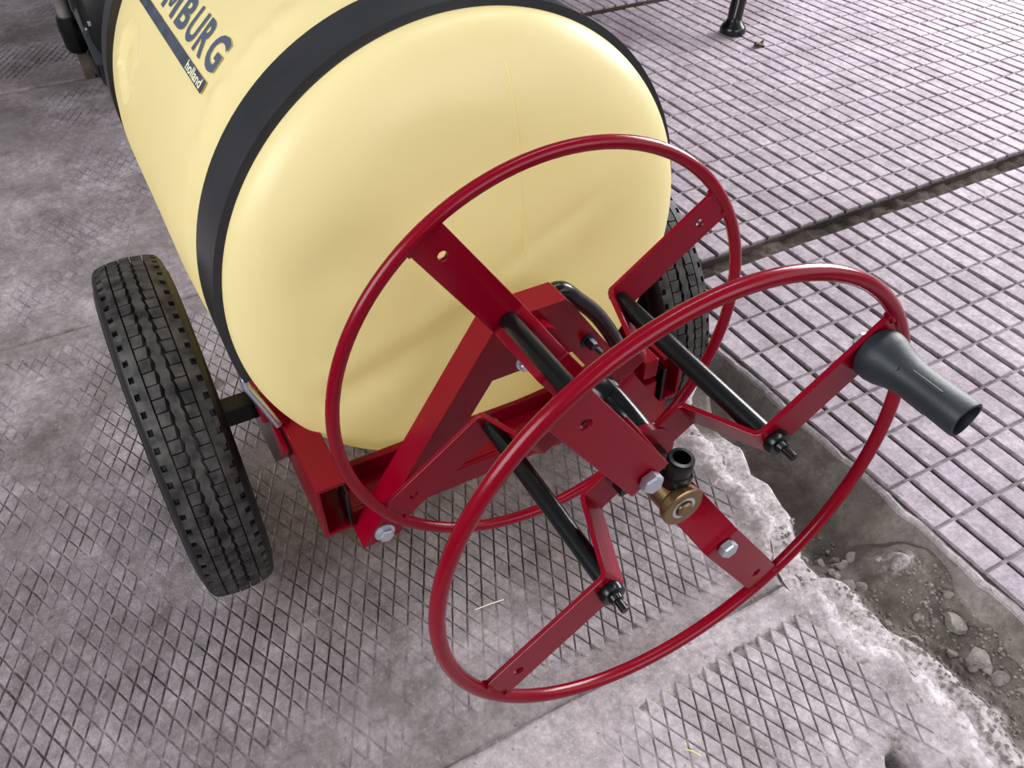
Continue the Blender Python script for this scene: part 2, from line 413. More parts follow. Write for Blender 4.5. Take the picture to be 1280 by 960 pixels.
# loose rubble in the gutter
def rock(r, seed, flat=.6):
    bm = bmesh.new(); bmesh.ops.create_icosphere(bm, subdivisions=2, radius=1)
    rs = np.random.default_rng(seed); sx, sy_, sz = r*rs.uniform(.8, 1.25), r*rs.uniform(.7, 1.1), r*flat*rs.uniform(.8, 1.2)
    pl = [(Vector(rs.normal(size=3)).normalized(), rs.uniform(.55, .85)) for _ in range(9)]
    for v in bm.verts:
        for n, d in pl:
            k = v.co.dot(n)
            if k > d: v.co -= n*(k-d)
        v.co = Vector((v.co.x*sx, v.co.y*sy_, v.co.z*sz))*(1+rs.uniform(-.03, .03))
    me = bpy.data.meshes.new('rubble_stone'); bm.to_mesh(me); bm.free(); me.materials.append(STONE)
    me.polygons.foreach_set('use_smooth', [True]*len(me.polygons)); me.set_sharp_from_angle(angle=R_(28))
    return me
def gutter_z(x, y):
    j = int(np.clip(np.searchsorted(yv, y), 1, ny-1)); i = int(np.clip(np.argmin(abs(X[j]-x)), 0, nx-1)); return float(Z[j, i])
def stone(x, y, r, label, group=None, flat=.6, me=None):
    o = link('rubble_stone', me or rock(r, int(x*1e4+y*1e5), flat)); o.location = (x, y, gutter_z(x, y)+r*.32)
    o.rotation_euler = (random.uniform(-.2, .2), random.uniform(-.2, .2), random.uniform(0, 6.28))
    tag(o, label, 'stone', group); return o
stone(.728, .214, .021, 'largest flat grey rubble stone lying in the broken gutter')
stone(.712, .168, .016, 'second largest grey stone in the gutter, below the flat one')
stone(.714, .139, .010, 'small rounded grey stone below the two big gutter stones')
stone(.688, .349, .010, 'pale angular stone in the dark hollow of the gutter')
stone(.676, .372, .013, 'dark grey stone at the upper end of the gutter hollow')
stone(.664, .345, .009, 'brown grey stone beside the slab corner in the gutter hollow')
stone(.712, .352, .012, 'grey chunk of mortar between gutter hollow and tile edge')
small = [rock(1.0, 900+k, .7) for k in range(6)]
k = 0
while k < 40:
    y = random.choice([random.uniform(-.02, .29), random.uniform(-.02, .29), random.uniform(.30, .40)])
    x = random.uniform(float(edge_x(np.array(y)))+.012, PLAT_X-.012)
    if y > .3 and x > .72 or (y < .28 and x < .685 and random.random() < .6): continue
    r = random.choice([.0045, .005, .006, .0075, .009])
    o = stone(x, y, r, 'small loose rubble stone in the broken gutter', 'small rubble stones in the gutter', me=small[k % 6])
    o.scale = (r, r, r); k += 1

mbg = MB()
for k in range(1500):
    y = random.uniform(-.05, .42); x = random.uniform(float(edge_x(np.array(y)))-.012, PLAT_X-.008)
    if y > .30 and (x > .72 or random.random() < .6): continue
    r = random.uniform(.0010, .0042)*random.uniform(.6, 1); z = gutter_z(x, y)+r*.3; a = random.uniform(0, 3)
    P6 = [(math.cos(a)*r, math.sin(a)*r, 0), (-math.sin(a)*r, math.cos(a)*r, 0), (-math.cos(a)*r*.8, -math.sin(a)*r, 0), (math.sin(a)*r, -math.cos(a)*r*.9, 0), (0, 0, r*.8), (0, 0, -r*.6)]
    mbg.add([(x+p[0], y+p[1], z+p[2]) for p in P6], [(0, 1, 4), (1, 2, 4), (2, 3, 4), (3, 0, 4), (1, 0, 5), (2, 1, 5), (3, 2, 5), (0, 3, 5)])
og = bpy.data.objects['gutter']; o = part('gravel', mbg, STONE, og, None); o['kind'] = 'stuff'
# ---- tiled platform: separate cast strips of small rectangular blocks
GX, GY = .0405, .0757
shared_blocks = []
def block_geo(w, d, ja):
    a, b = w/2, d/2; e = .0012
    top = [(-a+e+ja[0], -b+e+ja[1]), (a-e+ja[2], -b+e+ja[3]), (a-e+ja[4], b-e+ja[5]), (-a+e+ja[6], b-e+ja[7])]
    mid = [(-a, -b), (a, -b), (a, b), (-a, b)]
    vs = [(x, y, 0) for x, y in top]+[(x, y, -.0016) for x, y in mid]+[(x, y, -.009) for x, y in mid]
    fs = [(0, 1, 2, 3)]+[(k+4, (k+1) % 4+4, (k+1) % 4, k) for k in range(4)]+[(k+8, (k+1) % 4+8, (k+1) % 4+4, k+4) for k in range(4)]
    return vs, fs
def jit(): return [.0012*random.uniform(-1, 1) for _ in range(8)]
BW, BD = GX-.0080, GY-.0042
for q in range(8):
    mb = MB(); mb.add(*block_geo(BW, BD, jit())); shared_blocks.append(mb.mesh('paving_tile', TILEM))

def platform(y0, y1, joints, label, singles_budget):
    mb = MB(); x1 = 4.3
    # body with a ragged left edge
    n = 90; ys = np.linspace(y0, y1, n); ex = PLAT_X+.003+.0045*fbm(ys, ys*0, 30, 151, 4)
    vs = []; fs = []
    for k in range(n):
        vs += [(ex[k]+.006, ys[k], -.13), (ex[k]+.003, ys[k], -.035), (ex[k], ys[k], -.0065), (ex[k]+.008, ys[k], -.0055), (x1, ys[k], -.0075), (x1, ys[k], -.13)]
    for k in range(n-1):
        for q in range(5):
            a = k*6+q; fs.append((a, a+1, a+7, a+6))
    fs += [tuple(range(6)), tuple(range((n-1)*6+5, (n-1)*6-1, -1))]
    mb.add(vs, fs)
    body = part('floor', mb, BEDM, None, None); tag(body, label, kind='structure')
    # crumbling pale lip on the edge
    if y0 < .9:
        n = 260; ys = np.linspace(y0, y1, n); V = []; Fq = []
        wl = .0030+.0034*fbm(ys, ys*0, 26, 161, 5); hl = -.0035+.0035*fbm(ys, ys*0, 33, 162, 5)
        er = PLAT_X+.002+.005*fbm(ys, ys*0, 30, 151, 4)
        for k in range(n):
            V += [(er[k]+.002, ys[k], -.020), (er[k]-wl[k]*.8, ys[k], -.013+.5*hl[k]), (er[k]-wl[k]*.5, ys[k], hl[k]-.003), (er[k]+wl[k]*.4, ys[k], hl[k]), (er[k]+.008, ys[k], -.006)]
        for k in range(n-1):
            Fq += [(k*5+q, k*5+q+1, k*5+q+6, k*5+q+5) for q in range(4)]
        mb = MB(); mb.add(V, Fq); part('edge_lip', mb, BROKEN, body, 30, label='crumbling pale edge of the platform')
        nz = 10; tt = np.linspace(0, 1, nz)
        Yw = np.repeat(ys[:, None], nz, 1); Tw = np.repeat(tt[None, :], n, 0)
        lean = .030+.022*np.clip((.62-Yw)/.15, 0, 1)
        Xw = er[:, None]-.001-lean*Tw**.8+.004*fbm(Yw, Tw*.06, 45, 165, 4)*np.clip(Tw*3, 0, 1); Zw = -.010-.075*Tw
        part_me = grid_mesh('side_face', Xw, Yw, Zw, WALLM); link('side_face', part_me, body)
    cells = []
    for j in range(len(joints)-1):
        ya, yb = joints[j], joints[j+1]
        i = 0
        while True:
            xc = .785+GX*(i+.5); i += 1
            if xc > x1-.03: break
            cells.append((xc, (ya+yb)/2, yb-ya))
    cells = [c for c in cells if view_ok(c[0], c[1], 0, 1100)]
    cells.sort(key=lambda c: c[0]**2+c[1]**2)
    mb = MB(); used = 0; seen = 0
    for (xc, yc, d) in cells:
        dz = .0009*random.uniform(-1, 1)
        full = abs(d-GY) < .004
        if used < singles_budget and full and view_ok(xc, yc, 0, 10):
            o = link('paving_tile', shared_blocks[random.randrange(8)], body)
            o.matrix_basis = Matrix.Translation((xc, yc, dz)) @ Matrix.Rotation(random.uniform(-.006, .006), 4, 'Z'); used += 1
        else:
            vs, fs = block_geo(BW, d-.0042, jit()); mb.add([(a+xc, b+yc, c+dz) for a, b, c in vs], fs)
    o = link('paving_tile_field', mb.mesh('paving_tile_field', TILEM), body); o['kind'] = 'stuff'
    mb = MB()
    for y in joints[1:-1]:
        x = PLAT_X+.012
        while x < 3.6:
            w = random.uniform(.05, .12); mb.box((x, y-.0026, -.01), (min(x+w, 3.6), y+.0026, -.0022+.0006*random.uniform(-1, 1))); x += w
    o = part('joint_mortar', mb, JOINTM, body, None); o['kind'] = 'stuff'
    return used
j0 = [.461+GY*k for k in range(-16, 6)]+[.893]
n1 = platform(-.752, .896, j0, 'near platform of small grooved tiles beside the gutter', 230)
j1 = [.938, 1.004]+[1.004+.0757*k for k in range(1, 15)]+[2.132]
n2 = platform(.936, 2.134, j1, 'middle platform of small grooved tiles beyond the dark channel', 70)
j2 = [2.172+GY*k for k in range(0, 30)]
platform(2.170, 4.4, j2, 'farthest platform of grooved tiles behind the tank', 0)
# dirt in the channels
for (ya, yb, zz) in ((.890, .942, -.022), (2.128, 2.176, -.022)):
    ny2, nx2 = 16, 500
    Yc, Xc = np.meshgrid(np.linspace(ya, yb, ny2), np.linspace(PLAT_X-.002, 4.2, nx2), indexing='ij')
    Zc = zz+.012*fbm(Xc, Yc, 45, 171, 4)+.010*((Yc-(ya+yb)/2)/((yb-ya)/2))**2*np.sign(Yc-(ya+yb)/2)*.8
    o = link('trim_2', grid_mesh('trim_2', Xc, Yc, Zc, BEDM)); tag(o, 'dark dirt lying in the channel between tiled platforms', kind='structure')

# litter on the floor
mb = MB()
V = []; Fq = []
for k in range(7):
    t_ = k/6; xx = (t_-.5)*.052; zz = .004+.006*math.sin(t_*7)+.003*math.sin(t_*15)
    V += [(xx, -.010*math.sin(math.pi*t_)-.002+.004*math.sin(9*t_), zz), (xx, .0, zz+.005), (xx, .010*math.sin(math.pi*t_)+.002, zz+.001)]
for k in range(6):
    Fq += [(3*k, 3*k+1, 3*k+4, 3*k+3), (3*k+1, 3*k+2, 3*k+5, 3*k+4)]
mb.add(V, Fq); o = link('dry_leaf', mb.mesh('dry_leaf', LEAF, 60)); o.location = (1.708, 1.695, .001); o.rotation_euler = (0, 0, .35)
sm = o.modifiers.new('thick', 'SOLIDIFY'); sm.thickness = .0012
tag(o, 'curled dry brown leaf on the tiles below the black machine foot', 'leaf')
mb = MB(); mb.tube([(0, 0, .0012), (.017, -.002, .0022), (.036, -.004, .0012)], .0007, 6)
o = link('straw', mb.mesh('straw', STRAWM, 60)); o.location = (.2165, .4875, .0004); tag(o, 'short pale straw on the concrete inside the front reel ring', 'straw')
mb = MB(); mb.tube([(0, 0, .0012), (.006, -.006, .0018), (.010, -.013, .0012)], .0007, 6)
o = link('straw', mb.mesh('straw', mat('yellow_straw', srgb(214, 200, 120), .6), 60)); o.location = (.332, .2375, .0004); tag(o, 'tiny yellow straw on the front slab at the bottom edge', 'straw')

# ------------------------------------------------------------------ the trolley
XR, ZR, YA, YB, RR = .3208, .3317, .5052, .2945, .2197
ZT = .342
BODY['on'] = True
root = empty('sprayer_trolley', (.266, .742, 0))
tag(root, 'red two-wheeled sprayer trolley with yellow tank and red hose reel', 'trolley')

# ---- tank
def tank_radius(y):
    pts_y = [.684, .752, .775, .80, .86, 1.19, 1.235, 1.262, 1.275, 1.335]
    pts_r = [.263, .263, .2685, .273, .2755, .2755, .272, .266, .263, .262]
    return np.interp(y, pts_y, pts_r)
prof = []
for sN in np.linspace(0.0, 1, 46)[1:]:
    q = math.sin(sN*math.pi/2)**.8; prof.append((.684-.060*math.sqrt(max(0, 1-q**4)), .263*q))
for y in np.linspace(.690, 1.335, 96): prof.append((y, float(tank_radius(y))))
for sN in np.linspace(1, .0, 22)[1:]:
    q = math.sin(sN*math.pi/2)**.8; prof.append((1.335+.07*math.sqrt(max(0, 1-q**4)), max(.262*q, .001)))
prof = [(prof[0][0], .001)]+prof
NT = 300
Pn = np.array(prof); th = np.linspace(0, 2*math.pi, NT, endpoint=False)
Yg = np.repeat(Pn[:, :1], NT, 1); Rg = np.repeat(Pn[:, 1:], NT, 1); Tg = np.repeat(th[None, :], len(Pn), 0)
Xl, Zl = Rg*np.cos(Tg), Rg*np.sin(Tg)
face = np.clip((.700-Yg)/.03, 0, 1)
def crease(ax_, az_, bx_, bz_, w, h):
    dx_, dz_ = bx_-ax_, bz_-az_; L_ = math.hypot(dx_, dz_); p_ = ((Xl-ax_)*dx_+(Zl-az_)*dz_)/L_; q_ = (-(Xl-ax_)*dz_+(Zl-az_)*dx_)/L_
    return h*np.exp(-(q_/w)**2)/(1+np.exp(-(p_)/.012))/(1+np.exp((p_-L_)/.012))
Yg = Yg+face*(crease(-.185, -.085, -.01, -.027, .020, .0060)+crease(.0, .012, .13, .072, .014, .0045)-crease(-.185, -.050, -.01, .010, .020, .0030)
              +crease(-.20, .05, -.10, .10, .025, .0025))
Yg = Yg+face*(.0030*fbm(Xl*.8+Zl*.9, Xl*.55-Zl*.6, 8, 201, 3)+.0016*np.exp(-((Xl*.55-Zl*.83+.02)/.03)**2))*(np.clip(1.1-(Rg/.263)**2, 0, 1)+.2)
# round blind boss on the left side, with a shallow rim, and small dents near the strap
def arc(yc, thc): return np.hypot(Yg-yc, .275*(Tg-R_(thc)))
d = arc(1.118, 155)
dR = -.0075*(1/(1+np.exp((d-.046)/.0011)))+.0022*np.exp(-((d-.051)/.003)**2)
dR += .0042*np.exp(-(d/.030)**4)
for (yc, tc, rr, hh) in ((.80, 137.5, .014, .003), (.795, 128, .010, .0022), (.80, 124, .013, .0022), (.80, 117, .016, .0025), (.79, 146, .012, .002)):
    dR += hh*np.exp(-(arc(yc, tc)/rr)**4)
dR += .0003*fbm(Tg*2.2, Yg*7, 1.5, 211, 2)*(1-face)
body_m = (Yg > .70) & (Yg < 1.3)
Rg = Rg+np.where(body_m, dR, 0)
tv = np.stack([XR+Rg*np.cos(Tg), Yg, ZT+Rg*np.sin(Tg)], -1).reshape(-1, 3)
mb = MB(); mb.v = [tuple(v) for v in tv]
for i in range(len(Pn)-1):
    for k in range(NT):
        kk = (k+1) % NT; mb.f.append((i*NT+k, i*NT+kk, (i+1)*NT+kk, (i+1)*NT+k))
mb.f += [tuple(range(NT)), tuple((len(Pn)-1)*NT+k for k in range(NT-1, -1, -1))]
tank = part('tank', mb, YEL, root, 50, label='yellow translucent cylindrical tank')

def on_cyl(R, th_, y): return (XR+R*math.cos(R_(th_)), y, ZT+R*math.sin(R_(th_)))
def band(a0, a1, r0, r1, y0, y1, n=90):
    mb = MB(); vs = []; fs = []
    for k in range(n+1):
        a = a0+(a1-a0)*k/n
        vs += [on_cyl(r0, a, y0), on_cyl(r1, a, y0+.0008), on_cyl(r1, a, y1-.0008), on_cyl(r0, a, y1)]
    for k in range(n):
        fs += [(k*4+q, k*4+(q+1) % 4, k*4+4+(q+1) % 4, k*4+4+q) for q in range(4)]
    fs += [(0, 1, 2, 3), (n*4+3, n*4+2, n*4+1, n*4)]
    return mb.add(vs, fs)
part('strap', band(-6, 187.5, .2625, .2712, .684, .752), STRAP, tank, 40, label='wide black rubber strap near the reel end')
part('strap_tongue', band(187, 194.5, .2625, .2712, .684, .704, 6), STRAP, tank, 40)
part('strap_tongue', band(-13, -5.5, .2625, .2712, .684, .704, 6), STRAP, tank, 40)
def tail(x_sign):
    a = 194 if x_sign < 0 else -14
    p0 = Vector(on_cyl(.2665, a, .688)); p1 = Vector((XR+x_sign*(XR-.068), .690, .246))
    mb = MB(); n = 8; pts = [p0.lerp(p1, k/n)+Vector((x_sign*.004*math.sin(math.pi*k/n), 0, 0)) for k in range(n+1)]
    vs = []; fs = []
    for p in pts: vs += [p+Vector((-.0008, 0, 0)), p+Vector((.0008, 0, 0)), p+Vector((.0008, .016, 0)), p+Vector((-.0008, .016, 0))]
    for k in range(n): fs += [(k*4+q, k*4+(q+1) % 4, k*4+4+(q+1) % 4, k*4+4+q) for q in range(4)]
    fs += [(0, 1, 2, 3), (n*4+3, n*4+2, n*4+1, n*4)]
    part('strap_end', mb.add(vs, fs), STEEL, tank, 40)
tail(-1); tail(1)
part('strap', band(-10, 200, .2615, .2740, 1.275, 1.318), STRAP, tank, 40, label='black rubber strap round the far end of the tank')
mb = MB(); n = 30; pts = []
for k in range(n+1):
    z = ZT+.02+(.226-.02)*k/n; x = XR+.038-.012*(k/n); r = math.hypot(x-XR, z-ZT)
    pts.append((x, .684-.060*math.sqrt(max(0, 1-(r/.263)**4))+.0006, z))
part('mould_seam', mb.tube(pts, .00055, 6), YEL, tank, 60)

# lettering on the tank
def text_mesh(txt, size, off, sx=1.0):
    cu = bpy.data.curves.new('lettering', 'FONT'); cu.body = txt; cu.size = size; cu.offset = off; cu.resolution_u = 4
    o = bpy.data.objects.new('lettering', cu); COL.objects.link(o)
    dg = bpy.context.evaluated_depsgraph_get(); dg.update()
    me = bpy.data.meshes.new_from_object(o.evaluated_get(dg)); bpy.data.objects.remove(o); bpy.data.curves.remove(cu)
    co = np.empty(len(me.vertices)*3); me.vertices.foreach_get('co', co); co = co.reshape(-1, 3)
    fs = [tuple(p.vertices) for p in me.polygons]; bpy.data.meshes.remove(me)
    return co, fs
RT = .2764
def wrap_text(txt, y_start, length, th_base, height, m, name, off, lift=0, skew=0):
    co, fs = text_mesh(txt, 1.0, off)
    lo, hi = co[:, 0].min(), co[:, 0].max(); b, t_ = co[:, 1].min(), co[:, 1].max()
    uu = (co[:, 0]-lo)/(hi-lo)*length; vv = (co[:, 1]-b)/(t_-b)*height
    mb = MB(); mb.v = [on_cyl(RT+lift, th_base-math.degrees(v/RT), y_start-u_+skew*v) for u_, v in zip(uu, vv)]; mb.f = fs
    o = part(name, mb, m, tank, None); 
    return o
for ch, ya_, yb_, of_ in (('O', 1.113, 1.071, .034), ('B', .998, .958, .034), ('U', .951, .917, .034), ('R', .911, .876, .034), ('G', .870, .829, .034)):
    wrap_text(ch, ya_, ya_-yb_, 136.1, .0390, BLUEINK, 'letter', of_)
mb = MB()                                            # the M, drawn as four strokes
for st in (((0, 0), (.23, 0), (.23, 1), (0, 1)), ((.77, 0), (1, 0), (1, 1), (.77, 1)), ((.40, .20), (.54, .20), (.27, 1), (.10, 1)), ((.46, .20), (.60, .20), (.90, 1), (.73, 1))):
    for k in range(4):
        t0, t1 = k/4, (k+1)/4; q = []
        for t_, (pa_, pb_) in ((t0, (st[0], st[3])), (t0, (st[1], st[2])), (t1, (st[1], st[2])), (t1, (st[0], st[3]))):
            q.append((pa_[0]+(pb_[0]-pa_[0])*t_, pa_[1]+(pb_[1]-pa_[1])*t_))
        mb.add([on_cyl(RT, 136.1-math.degrees(v*.039/RT), 1.064-.056*u_) for u_, v in q], [(0, 1, 2, 3)])
part('letter', mb, BLUEINK, tank, None)
# bar below the letters, 'holland' reversed out of it
mb = MB(); n = 24; vs = []; fs = []
for k in range(n+1):
    y = 1.25-(1.25-.829)*k/n
    vs += [on_cyl(RT, 140.4, y), on_cyl(RT, 139.0, y), on_cyl(RT, 137.7, y)]
for k in range(n): fs += [(k*3, k*3+1, k*3+4, k*3+3), (k*3+1, k*3+2, k*3+5, k*3+4)]
part('lettering_bar', mb.add(vs, fs), BARINK, tank, None)
wrap_text('holland', .898, .060, 140.05, .0104, WHITEINK, 'lettering', .016, .0005)
# two pale sticker remnants
# ---- wheels
BODY['on'] = False
RWH, YW, XWL, XWR = .1935, .742, -.0110, .5425
def wheel(xc, name_label, flip):
    w = empty('wheel', (xc, YW, RWH), root); w['label'] = name_label
    ax = (1, 0, 0); o = (xc, YW, RWH); W_ = .0300; k_ = RWH/.209
    crown = lambda x: RWH-.0045*(abs(x)/W_)**2.4
    base = MB(); n = 120
    hp_ = [(.022, .100), (.031, .108), (.0362, .130), (.0375, .150), (.0376, .172), (.0368, .187), (.0350, .1965), (.0322, .2020), (.0300, .2035), (.0288, .2005), (.022, .2005)]
    pr = [(-a, b) for a, b in hp_]+[(0, .2020)]+list(reversed(hp_))
    base.lathe(o, ax, [(a, r*k_) for a, r in pr], n, (0, 0, 1), caps=False)
    for sgn in (-1, 1):                              # moulded rings on the sidewall
        for r0 in (.182, .168):
            base.lathe(o, ax, [(sgn*.0362, (r0+.003)*k_), (sgn*.0382, r0*k_), (sgn*.0368, (r0-.003)*k_)], n, (0, 0, 1), caps=False)
    part('tyre', base, SIDE, w, 50)
    tr = MB()
    def seg(xa0, xb0, xa1, xb1, f0, f1, drop=0):
        def P(x, r, f): return (xc+x, YW+r*math.sin(f), RWH+r*math.cos(f))
        vs = []
        for f, xa, xb in ((f0, xa0, xb0), (f1, xa1, xb1)):
            b_ = RWH-.0085
            vs += [P(xa, b_, f), P(xa, crown(xa)-drop, f), P((xa+xb)/2, crown((xa+xb)/2)-drop, f), P(xb, crown(xb)-drop, f), P(xb, b_, f)]
        fs = [(q, q+1, q+6, q+5) for q in range(4)]+[(0, 1, 2, 3, 4), (9, 8, 7, 6, 5)]
        tr.add(vs, fs)
    NB = 92; da = 2*math.pi/NB
    for k in range(NB):
        f0, fm, f1 = k*da, (k+.5)*da, (k+1)*da; z = .0008
        seg(-.0044-z, .0044-z, -.0044+z, .0044+z, f0, fm); seg(-.0044+z, .0044+z, -.0044-z, .0044-z, fm, f1)   # centre rib
        gap = .045*da
        for sg in (-1, 1):                           # two block ribs
            j = random.uniform(-.0003, .0003); dr = random.uniform(0, .0008)
            if sg > 0: seg(.0074+z+j, .0172, .0074-z+j, .0172, f0+gap, f1-gap, dr)
            else: seg(-.0172, -.0074-z+j, -.0172, -.0074+z+j, f0+gap, f1-gap, dr)
    NS = 70; da = 2*math.pi/NS
    for k in range(NS):                              # notched shoulder ribs
        f0, f1 = k*da, (k+1)*da; fm = f0+.62*da
        for sg in (-1, 1):
            lo_, hi_, nh = .0187, .0303, .0252
            if sg > 0: seg(lo_, hi_, lo_, hi_, f0, fm); seg(lo_, nh, lo_, nh, fm, f1)
            else: seg(-hi_, -lo_, -hi_, -lo_, f0, fm); seg(-nh, -lo_, -nh, -lo_, fm, f1)
    part('tread', tr, RUB, w, None)
    rim = MB()
    for sgn in (-1, 1): rim.lathe(o, ax, [(sgn*.024, .101*k_), (sgn*.027, .106*k_), (sgn*.024, .095*k_), (sgn*.010, .088*k_), (sgn*.005, .05), (sgn*.005, .001)], 48, caps=False)
    part('rim', rim, STEEL, w, 40)
    s_ = 1 if not flip else -1
    mb = MB(); mb.lathe(o, (s_, 0, 0), [(-.01, .020), (.036, .020), (.040, .014)], 24)
    part('wheel_hub', mb, STEEL, w, 40)
    return w
wheel(XWL, 'left wheel with ribbed black tyre', False)
wheel(XWR, 'right wheel with ribbed black tyre', True)

# ---- chassis
BODY['on'] = True
fr = empty('chassis', body_pt(XR, .6, .11), root)
def mx(x): return 2*.3225-x
def mirror(mb):
    q = MB(); q.v = [(mx(x), y, z) for x, y, z in mb.v]; q.f = [tuple(reversed(f)) for f in mb.f]; return q
def rail():
    c = MB(); x0, x1, z0, z1, t_ = .084, .118, .118, .195, .005
    return c.prism_xz([(x0, z0), (x1, z0), (x1, z0+t_), (x0+t_, z0+t_), (x0+t_, z1-t_), (x1, z1-t_), (x1, z1), (x0, z1)], .578, 1.42)
part('side_rail', rail(), RED, fr, None, .0012, 'left C-shaped red rail'); part('side_rail', mirror(rail()), RED, fr, None, .0012, 'right C-shaped red rail')
mb = MB(); mb.box((.1125, .574, .126), (.1175, .604, .178)); part('rubber_pad', mb, BLKP, fr, None, .001)
part('rubber_pad', mirror(mb), BLKP, fr, None, .001)
mb = MB()
mb.prism_xz([(.118, .112), (.527, .112), (.527, .140), (.118, .140)], .581, .586)
mb.prism_xz([(.118, .135), (.527, .135), (.527, .140), (.118, .140)], .586, .626)
mb.prism_xz([(.118, .112), (.527, .112), (.527, .160), (.118, .160)], .626, .636)
part('cross_beam', mb, RED, fr, None, .0012)
mb = MB(); mb.lathe((.185, .604, .1395), (0, 0, 1), [(0, .0045), (.0012, .0045)], 16); part('slot_shade', mb, BLKP, fr, None)  # black disc standing in for the shade inside the beam's slot
mb = MB(); mb.box((.10, 1.36, .12), (.545, 1.41, .165)); part('cross_beam', mb, RED, fr, None, .0012)
# axle stubs and the plates that carry them (true coordinates)
BODY['on'] = False
def mir2(mb):
    q = MB(); q.v = [(2*.2665-x, y, z) for x, y, z in mb.v]; q.f = [tuple(reversed(f)) for f in mb.f]; return q
mb = MB(); mb.box((.020, .730, .1815), (.068, .754, .2055)); part('axle_stub', mb, BLKP, fr, None, .001, 'square black axle stub'); part('axle_stub', mir2(mb), BLKP, fr, None, .001)
mb = MB(); q = [(.548, .296), (.575, .262), (.650, .184), (.705, .172), (.790, .172), (.830, .300)]; n = len(q)
mb.add([(.0625, y, z) for y, z in q]+[(.0675, y, z) for y, z in q], [tuple(range(n)), tuple(range(2*n-1, n-1, -1))]+[(i, i+n, (i+1) % n+n, (i+1) % n) for i in range(n)])
part('axle_bracket', mb, RED, fr, None, .001); part('axle_bracket', mir2(mb), RED, fr, None, .001)
BODY['on'] = True
mb = MB(); mb.prism_xz([(.066, .196), (.096, .196), (.096, .205), (.078, .232), (.070, .244), (.064, .240)], .700, .735); part('saddle_bracket', mb, RED, fr, None, .002); part('saddle_bracket', mirror(mb), RED, fr, None, .002)
# strap hook bolts
mb = MB(); mb.tube([(.0745, .690, .216), (.0695, .690, .232), (.0625, .690, .254), (.0585, .690, .266), (.0595, .691, .2745), (.0650, .693, .2765), (.070, .695, .270)], .0046, 10)
part('hook_bolt', mb, ZINC, fr, 60); part('hook_bolt', mirror(mb), ZINC, fr, 60)
mb = MB(); mb.tube([(.0710, .690, .227), (.0800, .690, .198)], .0046, 10); part('hook_bolt', mb, ZINC, fr, 60)
# the A-shaped reel support
half_o = [(.115, .120), (.185, .220), (.278, .3565), (.286, .3655)]
outer = half_o+[(mx(x), z) for x, z in reversed(half_o)]
inner = [(mx(.157), .120), (mx(.246), .2505), (mx(.2755), .294), (.2755, .294), (.246, .2505), (.157, .120)]
YWEB = .545
arch = empty('reel_support', body_pt(XR, YWEB, .12), root)
web = MB()
o4, i4 = outer, [(.157, .120), (.246, .2505), (.2755, .294), (mx(.2755), .294), (mx(.246), .2505), (mx(.157), .120)]
pa = [o4[0], o4[1], o4[2], i4[2], i4[1], i4[0]]; pb = [o4[2], o4[3], o4[4], o4[5], i4[3], i4[2]]; pc = [o4[5], o4[6], o4[7], i4[5], i4[4], i4[3]]
for p in (pa, pb, pc): web.prism_xz(list(reversed(p)), YWEB, YWEB+.005)
part('web_plate', web, RED, arch, None, 0)
fl = MB(); T_ = .0045
pts = outer
for k in range(len(pts)-1):
    a, b = Vector((pts[k][0], 0, pts[k][1])), Vector((pts[k+1][0], 0, pts[k+1][1]))
    d_ = (b-a).normalized(); n_ = Vector((-d_.z, 0, d_.x))
    if k == 0: a = a
    a2, b2 = a-n_*T_, b-n_*T_
    y0_, y1_ = YWEB+.005, YWEB+.034
    vs = [(p.x, y, p.z) for y in (y0_, y1_) for p in (a, b, b2, a2)]
    fl.add(vs, [(0, 1, 2, 3), (7, 6, 5, 4), (0, 4, 5, 1), (1, 5, 6, 2), (2, 6, 7, 3), (3, 7, 4, 0)])
part('flange', fl, RED, arch, None, 0)
for (x0, x1, z0, z1) in ((.497, .518, .172, .200), (.494, .520, .137, .162), (.520, .541, .106, .124)):
    mb = MB(); mb.box((x0, .575, z0), (x1, .606, z1)); part('support_lug', mb, RED, arch, None, .0012)

def hexbolt(org, axis, r=.0088, h=.0065, washer=.0125, ref=None):
    mb = MB(); 
    if washer: mb.lathe(org, axis, [(0, washer), (.0018, washer)], 24)
    mb.lathe(org, axis, [(.0016, r), (.0016+h*.8, r), (.0016+h, r*.84)], 6, ref); return mb
part('hex_bolt', hexbolt((.1405, YWEB, .133), (0, -1, 0), .0088, .007, .0115), ZINC, arch, 25)
part('hex_bolt', hexbolt((.3125, YWEB, .305), (0, -1, 0), .009, .008, .0105), ZINC, arch, 25)
mb = hexbolt((.3885, YWEB, .302), (0, -1, 0), .0055, .012, .0085); mb.tube([(.3885, YWEB-.010, .302), (.3955, YWEB-.016, .294)], .0028, 8)
part('wing_screw', mb, STEEL, arch, 35)
# black suction hose behind the support
hp = [(.355, .59, .338), (.3801, .59, .3415), (.4031, .59, .3196), (.429, .59, .2905), (.4543, .59, .2496), (.468, .59, .215), (.470, .592, .17)]
mb = MB()
def smooth_path(P, n=8):
    P = [Vector(p) for p in P]; out = []
    for i in range(len(P)-1):
        a, b, c, d_ = P[max(0, i-1)], P[i], P[i+1], P[min(len(P)-1, i+2)]
        for k in range(n):
            t = k/n; out.append(.5*((2*b)+(-a+c)*t+(2*a-5*b+4*c-d_)*t*t+(-a+3*b-3*c+d_)*t**3))
    return out+[P[-1]]
part('hose', mb.tube(smooth_path(hp), .0095, 14), BLKP, root, 60, label='thick black hose curving behind the reel support')

